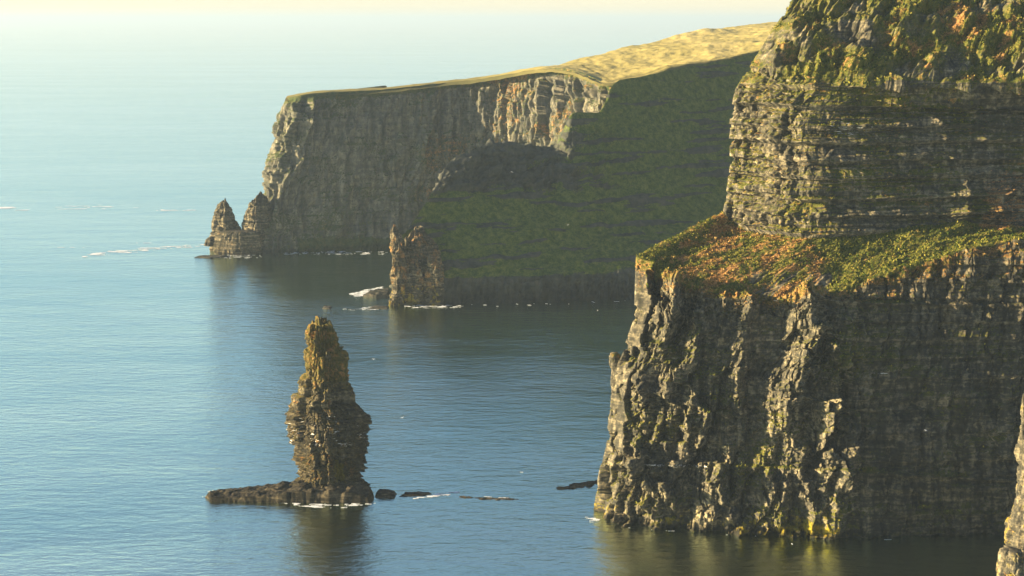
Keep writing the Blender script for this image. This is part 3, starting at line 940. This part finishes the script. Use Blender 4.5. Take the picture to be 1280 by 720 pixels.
nus = [10, 40] + [int(round((b - a) * 1.5)) for a, b in zip(colsA[:-1], colsA[1:])]
P, tu, tv = net(C, nus, [50, 50, 50, 55, 65, 60, 16, 14])
N = grid_normals(blur(P, 4, 2))
if N[100, 300, 1] > 0: N = -N
qx, qy = proj(P)
s = arclen(P)[None, :] + 0 * P[..., 0]; z = P[..., 2]; row = tv[:, None] + 0 * s
face = 1 - sstep(5.6, 6.0, row)
sw = s + 5 * fb2(s / 40, z / 30, 3, 211) + 2 * fb2(s / 10, z / 12, 2, 212)
amtA = np.interp(qx, [320, 350, 400, 480, 540, 600, 760], [1.4, 1.2, 0.6, 0.65, 0.9, 1.25, 1.25])
D = face * amtA * (ridge2(sw / 20, z / 150, 3, 221) * 7 + ridge2(sw / 7, z / 60, 3, 222) * 3.6 - 6.0 + fb2(s / 5, z / 9, 4, 223) * 1.8)
AL = [([(392, 120), (386, 150), (390, 168)], 12, 7), ([(375, 122), (366, 160), (352, 200), (345, 240)], 13, 8), ([(540, 158), (528, 190), (530, 214)], 11, 7),
      ([(548, 160), (545, 190)], 7, 4), ([(562, 112), (564, 148)], 8, 4), ([(590, 105), (592, 140)], 9, 5), ([(332, 262), (333, 312)], 12, 7),
      ([(505, 113), (508, 130)], 7, 4)]
D = D + face * (0.35 + 0.65 * amtA) * (facets2(sw, z, 12, 40, 241, 0.45, 1.6) + facets2(sw, z, 5, 12, 242, 0.45, 0.8))
D = D + face * ridges(qx, qy, AL)
D = D + face * (1 - sstep(0.2, 1.0, row)) * fb2(s / 12, z / 8, 3, 231) * 3
D = D + face * fb2(s / 40, z / 5, 3, 224) * 1.4
P = P + N * (D * np.where(np.arange(len(tu)) < 8, 0.2, 1)[None, :])[..., None]
Nf = grid_normals(P)
if Nf[100, 300, 1] > 0: Nf = -Nf
n_b = fb2(s / 50, z / 30, 4, 241)
veg = 0.34 + 0.45 * n_b + 0.35 * sstep(0.3, 0.7, Nf[..., 2]) + sstep(5.75, 5.95, row) + 0.5 * bump(qy, 300, 316, 3) * bump(qx, 380, 500, 10)
rust = 0.1 + 0.25 * bump(qx, 540, 760, 30) + 0.4 * n_b
lich = 0.1 + 0 * z
me = mesh_from('headland_cliff', P, grid_faces(*P.shape[:2]), dict(veg=veg, rust=rust, lichen=lich, guano=0.02 + 0 * z, wet_dark=0.8 * (1 - sstep(1, 5, z + 3 * n_b))))
link('headland', me, M_FAR, kind='structure', cat='headland', label='far flat topped headland with a tall sheer ribbed rock face')

# grassland on top, from the cliff edge to the skyline
eX = np.array([357, 380, 400, 440, 480, 520, 560, 600, 640, 680, 715, 757, 800, 850, 900, 950, 1000, 1100.])
eYp = np.interp(eX, [357, 380, 400, 480, 560, 600, 640, 680, 700, 740, 757, 800, 850, 900, 950, 1000, 1100], [123, 118, 116, 112, 103, 99, 92, 86, 86, 96, 103, 95, 84, 75, 64, 52, 30])
eD = np.interp(eX, [357, 410, 450, 500, 560, 620, 680, 720, 757, 850, 950, 1100], [1296, 1298, 1306, 1314, 1326, 1310, 1270, 1236, 1196, 1233, 1293, 1380])
sX = np.array([360, 383, 403, 443, 483, 523, 563, 603, 643, 680, 712, 745, 785, 830, 880, 930, 980, 1080.])
sY = np.interp(sX, [360, 403, 483, 563, 603, 643, 680, 720, 760, 800, 840, 880, 920, 960, 1000, 1080], [121.5, 114.3, 110.3, 101.3, 97.3, 90, 84, 77, 66, 55, 46, 38, 33, 28, 24, 20])
sD = np.interp(sX, [360, 600, 643, 680, 745, 830, 930, 1080], [1335, 1350, 1345, 1345, 1420, 1530, 1650, 1780])
E = at(eX, eYp, eD); K = at(sX, sY, sD)
E0 = E.copy(); E0[:, 2] -= 2.5; E0[:, 1] -= 6
M1 = E * 0.66 + K * 0.34; M2 = E * 0.33 + K * 0.67
M1[:, 2] += 1.0; M2[:, 2] += 1.2
B1 = K.copy(); B1[:, 1] += 80; B1[:, 2] -= 9
B2 = K.copy(); B2[:, 1] += 400; B2[:, 2] -= 90
C = np.stack([E0, E, M1, M2, K, B1, B2])
P, tu, tv = net(C, [int((b - a) * 0.9) + 4 for a, b in zip(eX[:-1], eX[1:])], [6, 40, 40, 40, 14, 8])
X_, Y_ = P[..., 0], P[..., 1]
row = tv[:, None] + 0 * X_
qx, qy = proj(P)
wide = sstep(620, 760, qx)
P[..., 2] += wide * (fb2(X_ / 60, Y_ / 90, 4, 301) * 4.5 + fb2(X_ / 9, Y_ / 9, 3, 302) * 0.7) * bump(row, 1.1, 3.9, 0.3) + fb2(X_ / 14, Y_ / 14, 3, 303) * 0.8
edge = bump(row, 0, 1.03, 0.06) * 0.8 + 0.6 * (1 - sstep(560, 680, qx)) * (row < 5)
pth = np.exp(-((qx - np.interp(qy, [80, 88, 100], [725, 738, 765])) / 2.0) ** 2) * bump(qy, 82, 98, 2)
lip_shadow = np.exp(-((qy - np.interp(qx, [760, 800, 850, 900, 960], [100.5, 92.5, 82, 72.5, 60.5])) / 0.8) ** 2) * bump(qx, 765, 960, 8)  # shadow line along the plateau lip, painted into the grass colour
edge = np.clip(edge + pth * 0.9 + lip_shadow * 0.75, 0, 1)
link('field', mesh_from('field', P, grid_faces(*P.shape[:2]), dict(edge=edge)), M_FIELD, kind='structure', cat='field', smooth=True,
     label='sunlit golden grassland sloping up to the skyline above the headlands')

# ------------------------------------------------------------------ middle headland: grassy slope over a dark low cliff
cB = np.array([500, 520, 548, 560, 580, 620, 660, 690, 702, 714, 735, 750, 768, 800, 850, 900, 950, 1000, 1080.])
rdY = np.interp(cB, [500, 520, 540, 548, 560, 580, 620, 690, 702, 714, 750, 768, 800, 850, 900, 950, 1000, 1080], [300, 272, 240, 228, 205, 192, 180, 182, 165, 143, 139, 104, 96, 85, 76, 65, 53, 34])
rdD = np.interp(cB, [500, 520, 548, 560, 620, 712, 757, 762, 850, 900, 950, 1080], [1036, 1052, 1076, 1088, 1120, 1150, 1168, 1180, 1226, 1254, 1286, 1370])
bY = np.interp(cB, [500, 560, 700, 790, 1080], [380, 380, 377, 373, 366])
bD = np.array([on_z(a, c)[1] for a, c in zip(cB, bY)])
mY = np.interp(cB, [500, 560, 640, 800, 1080], [345, 347, 347, 340, 330])
base = on_z(cB, bY); base[:, 2] = -4; base[:, 1] -= 2; mYo = np.clip(cB - 640, 0, 400) * 0.05
r1 = at(cB, mY, bD + 7 + mYo)
Kd = at(cB, rdY, rdD)
rr = [base, r1]
for f, sag in ((0.25, -3), (0.5, -5), (0.75, -3)):
    q = r1 * (1 - f) + Kd * f
    q[:, 2] += sag
    q[:, 1] += np.clip(cB - 640, 0, 400) * 0.09 * (1.2 - f)
    rr.append(q)
rr.append(Kd)
b1 = Kd.copy(); b1[:, 1] += 14; b1[:, 2] -= 6
b2 = Kd.copy(); b2[:, 1] += 60; b2[:, 2] = -5
rr += [b1, b2]
C = np.stack(rr)
h1 = C[:, :1].copy(); h1[..., 1] += 22; h1[..., 0] -= 2
h2 = C[:, :1].copy(); h2[..., 1] += 100; h2[..., 0] += 40
C = np.concatenate([h2, h1, C], 1)
nus = [8, 30] + [max(6, int(round((b - a) * 1.1))) for a, b in zip(cB[:-1], cB[1:])]
P, tu, tv = net(C, nus, [45, 60, 60, 60, 60, 16, 20])
N = grid_normals(blur(P, 4, 3))
if N[100, 300, 1] > 0: N = -N
qx, qy = proj(P)
s = arclen(P)[None, :] + 0 * P[..., 0]; z = P[..., 2]; row = tv[:, None] + 0 * s
wallB = 1 - sstep(0.85, 1.15, row)
crag = np.clip(sstep(250, 215, qy + 10 * fb2(s / 20, z / 10, 3, 402)) * (1 - sstep(650, 760, qx)) + 0.6 * sstep(150, 165, qy) * (1 - sstep(230, 250, qy)) * sstep(840, 700, qx) * (fb2(s / 30, z / 14, 3, 403) > -0.1), 0, 1)
D = wallB * (ridge2(s / 9, z / 40, 3, 411) * 5 - 2.5) + fb2(s / 45, z / 30, 4, 412) * 3.5 * sstep(530, 620, qx) * (1 - 0.7 * sstep(760, 800, qx)) * (1 - wallB) * bump(row, 1.3, 4.7, 0.4) \
    + fb2(s / 8, z / 6, 4, 413) * 1.6 + crag * (ridge2(s / 12, z / 18, 3, 414) * 4 - 2 + np.sign(vn2(z / 4, s / 80, 415)) * 1.0)
D = D + (crag * 0.9 + wallB * 0.7 + 0.03) * (facets2(s, z, 14, 10, 431, 0.5, 1.5) + facets2(s, z, 5, 4, 432, 0.5, 0.6))
D = D * (1 - 0.6 * bump(row, 4.85, 5.15, 0.15))
tr_ = fb2(s / 70, z / 5, 4, 423)
D = D + (1 - wallB) * bump(row, 1.2, 4.8, 0.2) * (sstep(0.1, 0.4, tr_) * 1.2 + fb2(s / 20, z / 5, 3, 424) * 0.9)
# gullies running down the slope
gx_ = s + 12 * fb2(s / 60, z / 60, 2, 416) + z * 0.25
D = D + (ridge2(gx_ / 38, z / 160, 2, 417) - 0.6) * 2.2 * (1 - 0.75 * sstep(760, 800, qx)) * bump(row, 1.2, 4.4, 0.5)
P = P + N * D[..., None]
n_b = fb2(s / 40, z / 24, 4, 421)
terr = fb2(s / 70, z / 5, 4, 423)
veg = (1 - wallB) * 0.95 - crag * 0.75 + n_b * 0.55 - wallB * 0.2 - 1.0 * sstep(0.10, 0.3, terr + 0.4 * n_b) * (1 - wallB)
me = mesh_from('slope', P, grid_faces(*P.shape[:2]), dict(veg=veg, rust=-0.1 + 0.35 * n_b + 0 * z, lichen=0.02 + 0 * z, guano=-0.1 + 0 * z, wet_dark=0.85 * (1 - sstep(2, 12, z + 4 * n_b))))
M_SLOPE = rock_material('slope_turf', sc=0.45, dark=(0.022, 0.026, 0.022), mid=(0.060, 0.062, 0.048), pale=(0.11, 0.105, 0.075),
                        g1=(0.018, 0.040, 0.006), g2=(0.078, 0.112, 0.017), strata=0.7)
link('hillside', me, M_SLOPE, kind='structure', cat='hillside', label='steep shaded green headland slope above a low dark sea cliff')

# broken spur at the tip of the slope: needle and buttresses, each shaped on its own
spur = bpy.data.objects.new('rocky_spur', None)
COL.objects.link(spur)
spY = float(on_z(520, 380)[1])
spur.location = (float(at(520, 380, spY)[0]), spY, 0)
spur['label'] = 'craggy sunlit rock spur with a thin needle at the water below the green slope'
spur['category'] = 'rock spur'


def spur_masks(P, n3, nz_):
    z = P[..., 2]
    return dict(veg=0.36 + 0.6 * nz_, rust=0.45 + 0.4 * nz_, lichen=0.05 + 0.6 * (1 - sstep(5, 22, z)) * (nz_ > 0), guano=0 * z,
                wet_dark=0.8 * (1 - sstep(1, 4, z)))


for nm, pr, dy, sd_ in (
        ('needle', [(283, 492, 494), (290, 491, 496), (294, 491, 502), (312, 490, 505), (340, 489, 506), (386, 487, 507)], -4, 51),
        ('buttress', [(303, 500, 508), (314, 498, 514), (330, 497, 521), (350, 496, 524), (386, 496, 526)], 4, 52),
        ('buttress', [(321, 516, 524), (330, 512, 532), (350, 511, 536), (386, 510, 538)], 2, 53),
        ('buttress', [(320, 538, 546), (326, 534, 552), (345, 532, 554), (386, 531, 555)], -1, 54),
        ('crag', [(284, 519, 523), (290, 514, 530), (298, 508, 538), (305, 502, 545), (386, 498, 558)], 14, 56),
        ):
    o = tower_obj(nm, pr, spY + dy, M_STACK, spur_masks, dep=0.9, nth=150, nz=180, amp=0.9, seed=sd_, sc=1.5, jag=4.0)
    keep(o, spur)

# rocks off the spur and off the far headland
low_rock('tidal_rock', [(452, 371), (470, 373), (487, 372), (488, 364), (476, 364), (462, 368)], 3.4, M_FAR, seed=61, res=0.6,
         label='brown wave beaten rock in front of the craggy spur', cat='rock', kind='thing')
low_rock('tidal_rock', [(402, 386), (414, 387), (416, 384), (404, 383)], 1.2, M_FAR, seed=62, res=0.5,
         label='tiny dark rock alone in the water left of the craggy spur', cat='rock', kind='thing')
low_rock('tidal_rock', [(460, 386), (486, 387), (487, 383), (468, 382)], 0.8, M_FAR, seed=63, res=0.5,
         label='thin low rock at the foot of the craggy spur needle', cat='rock', kind='thing')
low_rock('tidal_rock', [(242, 322), (262, 323), (290, 321), (280, 319), (250, 320)], 0.9, M_FAR, seed=64, res=0.7,
         label='flat reef rock in front of the far headland blocks', cat='rock', kind='thing')
FY = float(on_z(300, 318)[1])
fm = lambda P, n3, nz_: dict(veg=0.12 + 0.5 * nz_, rust=0.4 + 0.3 * nz_, lichen=0.04 + 0 * nz_, guano=0 * nz_)
tower_obj('sea_stack', [(248, 280.4, 281.4), (252, 279, 282.5), (254, 275, 285), (258, 273, 286), (262, 271, 290), (270, 268, 293), (285, 266, 299), (300, 265, 304), (316, 264, 306)], FY + 22, M_STACK, fm,
          dep=1.0, nth=150, nz=180, amp=0.9, seed=71, sc=1.5, bedz=0.2, jag=4.0, label='pointed dark sea stack off the tip of the far headland', cat='sea stack', kind='thing')
tower_obj('sea_stack', [(242, 323, 326), (248, 318, 330), (253, 311, 332), (258, 309, 334), (266, 305, 336), (280, 302, 338), (300, 301, 338), (316, 300, 338)], FY + 18, M_STACK, fm,
          dep=1.0, nth=150, nz=180, amp=0.9, seed=72, sc=1.5, bedz=0.2, jag=4.0, label='blunt dark stack leaning against the far headland corner', cat='sea stack', kind='thing')
tower_obj('rock_block', [(289, 276, 322), (291, 271, 325), (296, 269, 326), (306, 268, 327), (322, 267, 328)], FY + 3, M_STACK, fm,
          dep=0.45, nth=180, nz=90, amp=0.5, seed=73, sc=1.3, sq=1.0, rot=0.785, label='squat flat topped rock block below the pointed far stack', cat='rock block', kind='thing')
tower_obj('rock_block', [(297, 260, 266), (300, 257, 270), (307, 255, 272)], FY + 12, M_STACK, fm,
          dep=1.0, nth=60, nz=40, amp=0.4, seed=74, label='small boulder at the left end of the far rocks', cat='boulder', kind='thing')

# ------------------------------------------------------------------ right edge: lit crag and boulder stack nearer the viewer
cm = lambda P, n3, nz_: dict(veg=0.15 + 0.5 * nz_, rust=0.7 + 0.3 * nz_, lichen=0.28 + 0.35 * nz_, guano=0.02 + 0 * nz_, wet_dark=0.5 * (1 - sstep(1, 3, P[..., 2])))
tower_obj('rock_crag', [(492, 1279, 1290), (500, 1278, 1296), (530, 1277, 1320), (560, 1275, 1345), (600, 1272, 1365), (630, 1269, 1380), (650, 1262, 1390), (668, 1258, 1400), (690, 1258, 1410), (750, 1250, 1425)],
          500, M_NEAR, cm, dep=0.7, nth=400, nz=330, amp=0.8, seed=81, sc=0.9, label='sunlit ochre crag rising at the right edge of the view', cat='crag', kind='thing')
tower_obj('boulder_stack', [(686, 1254, 1272), (688, 1250, 1277), (694, 1248, 1280), (706, 1247, 1282), (725, 1244, 1284), (760, 1240, 1290)],
          488, M_NEAR, cm, dep=0.9, nth=200, nz=160, amp=0.5, seed=82, sc=0.8, label='dark round topped rock in front of the ochre crag', cat='rock', kind='thing')


# ------------------------------------------------------------------ foam
def foam(outline, dens=0.1, res=0.35, seed=0, sx_=7.0, sy_=2.0, lab=''):
    pts = np.array([on_z(x, y)[:2] for x, y in outline])
    mn, mx = pts.min(0) - 1, pts.max(0) + 1
    nx = min(900, max(8, int((mx[0] - mn[0]) / res))); ny = min(500, max(8, int((mx[1] - mn[1]) / res)))
    X_, Y_ = np.meshgrid(np.linspace(mn[0], mx[0], nx), np.linspace(mn[1], mx[1], ny))
    sd_ = poly_sd(X_, Y_, pts)
    w = np.sqrt((mx - mn).min())
    v = fb2(X_ / sx_, Y_ / sy_, 5, seed, 0.65) * 0.9 + dens - 0.9 * (1 - sstep(0, max(0.8, w * 0.7), sd_))
    F = grid_faces(ny, nx)
    F = F[(v.reshape(-1)[F] > 0).all(1)]
    if not len(F): return
    used = np.unique(F); mp = np.zeros(nx * ny, int); mp[used] = np.arange(len(used))
    P = np.stack([X_, Y_, 0.06 + 0.12 * np.clip(v, 0, 1)], -1).reshape(-1, 3)[used]
    link('foam', mesh_from('foam', P, mp[F]), M_FOAM, kind='stuff', cat='foam', label=lab)


foam([(330, 628), (345, 626), (400, 628), (465, 627), (490, 626), (470, 632), (430, 637), (390, 637), (350, 632)], 0.02, seed=1, lab='white surf along the front of the sea stack shelf')
foam([(496, 625), (520, 620), (545, 615), (580, 612), (584, 616), (556, 622), (530, 625), (505, 627)], 0.16, seed=2, lab='white foam streak right of the sea stack')
foam([(585, 618), (610, 619), (652, 622), (655, 625), (620, 624), (590, 621)], 0.1, seed=3, lab='thin foam on the awash reef line')
foam([(246, 622), (256, 612), (290, 609), (285, 614), (262, 617), (258, 626), (280, 632), (262, 630)], 0.02, seed=4, lab='faint foam round the left tip of the shelf')
foam([(700, 610), (720, 602), (745, 600), (748, 606), (716, 612)], -0.05, seed=5, lab='foam on the reef by the near cliff')
foam([(715, 646), (740, 640), (760, 650), (745, 656), (725, 654)], -0.08, seed=6, lab='faint foam at the near cliff corner')
foam([(428, 368), (450, 362), (482, 356), (488, 364), (470, 370), (440, 372)], 0.16, seed=7, res=0.6, lab='breaking white water round the rock before the spur')
foam([(420, 386), (450, 383), (488, 382), (488, 388), (430, 389)], -0.02, seed=8, res=0.6, lab='foam line left of the spur')
foam([(500, 380), (540, 380), (583, 381), (584, 386), (540, 386), (500, 386)], 0.03, seed=9, res=0.6, lab='foam along the foot of the spur')
foam([(88, 320), (130, 312), (200, 307), (262, 303), (266, 308), (200, 314), (140, 320), (100, 323)], -0.02, seed=10, res=0.9, sx_=16, sy_=5, lab='long surf streak left of the far rocks')
foam([(262, 318), (330, 318), (335, 323), (290, 324), (262, 322)], -0.05, seed=11, res=0.7, lab='foam below the far rock block')
foam([(340, 315), (420, 313), (490, 314), (490, 319), (400, 319), (345, 319)], -0.02, seed=12, res=0.8, lab='thin foam along the far headland foot')
foam([(560, 380), (700, 377), (790, 374), (790, 379), (640, 384), (560, 385)], -0.14, seed=13, res=0.7, lab='thin foam along the green headland foot')
foam([(-40, 259), (120, 255), (268, 262), (270, 268), (120, 262), (-40, 265)], -0.16, seed=21, res=1.6, sx_=40, sy_=9, lab='long faint sheen of calm water put in as pale specks, farther of the two')  # pale sheen of a calm slick, painted with sparse white specks
foam([(-40, 312), (60, 308), (250, 296), (255, 300), (90, 313), (-40, 319)], -0.2, seed=22, res=1.4, sx_=34, sy_=7, lab='faint sheen of calm water put in as pale specks beside the surf line')  # second calm slick, its sheen likewise painted as white flecks
foam([(635, 588), (650, 586), (668, 592), (660, 596), (645, 592)], -0.12, seed=14, lab='small foam patch in open water before the near cliff')
foam([(1085, 670), (1120, 670), (1130, 676), (1100, 677)], -0.08, seed=15, lab='foam scrap in the dark water under the near cliff')
foam([(760, 655), (900, 665), (1045, 672), (1250, 673), (1250, 676), (1040, 677), (890, 671), (770, 662)], -0.02, seed=16, lab='faint foam along the near cliff foot')


# ------------------------------------------------------------------ gulls
def gull_mesh():
    V, F = [], []
    # body: a stretched lozenge of rings
    rings = [(-0.32, 0.015), (-0.22, 0.06), (-0.05, 0.095), (0.12, 0.085), (0.22, 0.05), (0.28, 0.045), (0.34, 0.012)]
    k = 8
    for y, r in rings:
        for a in range(k):
            V.append((r * math.cos(a * 2 * math.pi / k), y, r * 0.9 * math.sin(a * 2 * math.pi / k)))
    for i in range(len(rings) - 1):
        for a in range(k):
            F.append((i * k + a, i * k + (a + 1) % k, (i + 1) * k + (a + 1) % k, (i + 1) * k + a))
    for sgn in (-1, 1):
        st = [(0.06, 0.10, -0.08, 0.03), (0.30, 0.13, -0.07, 0.14), (0.50, 0.06, -0.10, 0.12), (0.72, -0.08, -0.16, 0.04)]
        b0 = len(V)
        for x, yf, yb, zz in st:
            V += [(sgn * x, yf, zz + 0.012), (sgn * x, yb, zz + 0.004), (sgn * x, yb, zz - 0.006), (sgn * x, yf, zz - 0.006)]
        for i in range(3):
            for a in range(4):
                F.append((b0 + i * 4 + a, b0 + i * 4 + (a + 1) % 4, b0 + i * 4 + 4 + (a + 1) % 4, b0 + i * 4 + 4 + a))
        F.append((b0 + 12, b0 + 13, b0 + 14, b0 + 15))
    return mesh_from('gull', np.array(V), np.array(F))


gm_ = gull_mesh()
gm_.materials.append(plain_material('gull_white', (0.82, 0.82, 0.80)))
for i, (x, y, Y, rz, rx, lab) in enumerate([
        (467, 449, 520, 40, 20, 'white gull flying right of the sea stack top'),
        (503, 522, 520, -30, -40, 'white gull flying low in open water right of the sea stack'),
        (990, 680, 470, 70, 30, 'white gull over dark water below the near cliff ribs'),
        (640, 215, 800, 10, 30, 'tiny gull against the rock at the top of the green slope'),
        (710, 281, 800, 60, -30, 'tiny gull against the middle of the green slope'),
        (747, 388, 800, 100, 35, 'tiny gull over the bay below the green slope'),
        (1157, 538, 500, 20, 30, 'white gull gliding past the dark smooth wall of the near cliff')]):
    o = bpy.data.objects.new('gull', gm_)
    COL.objects.link(o)
    o.location = at(x, y, Y)
    o.rotation_euler = (R(rx), R(rx * 0.6), R(rz))
    o['label'] = lab; o['category'] = 'gull'; o['group'] = 'gulls flying along the cliffs'
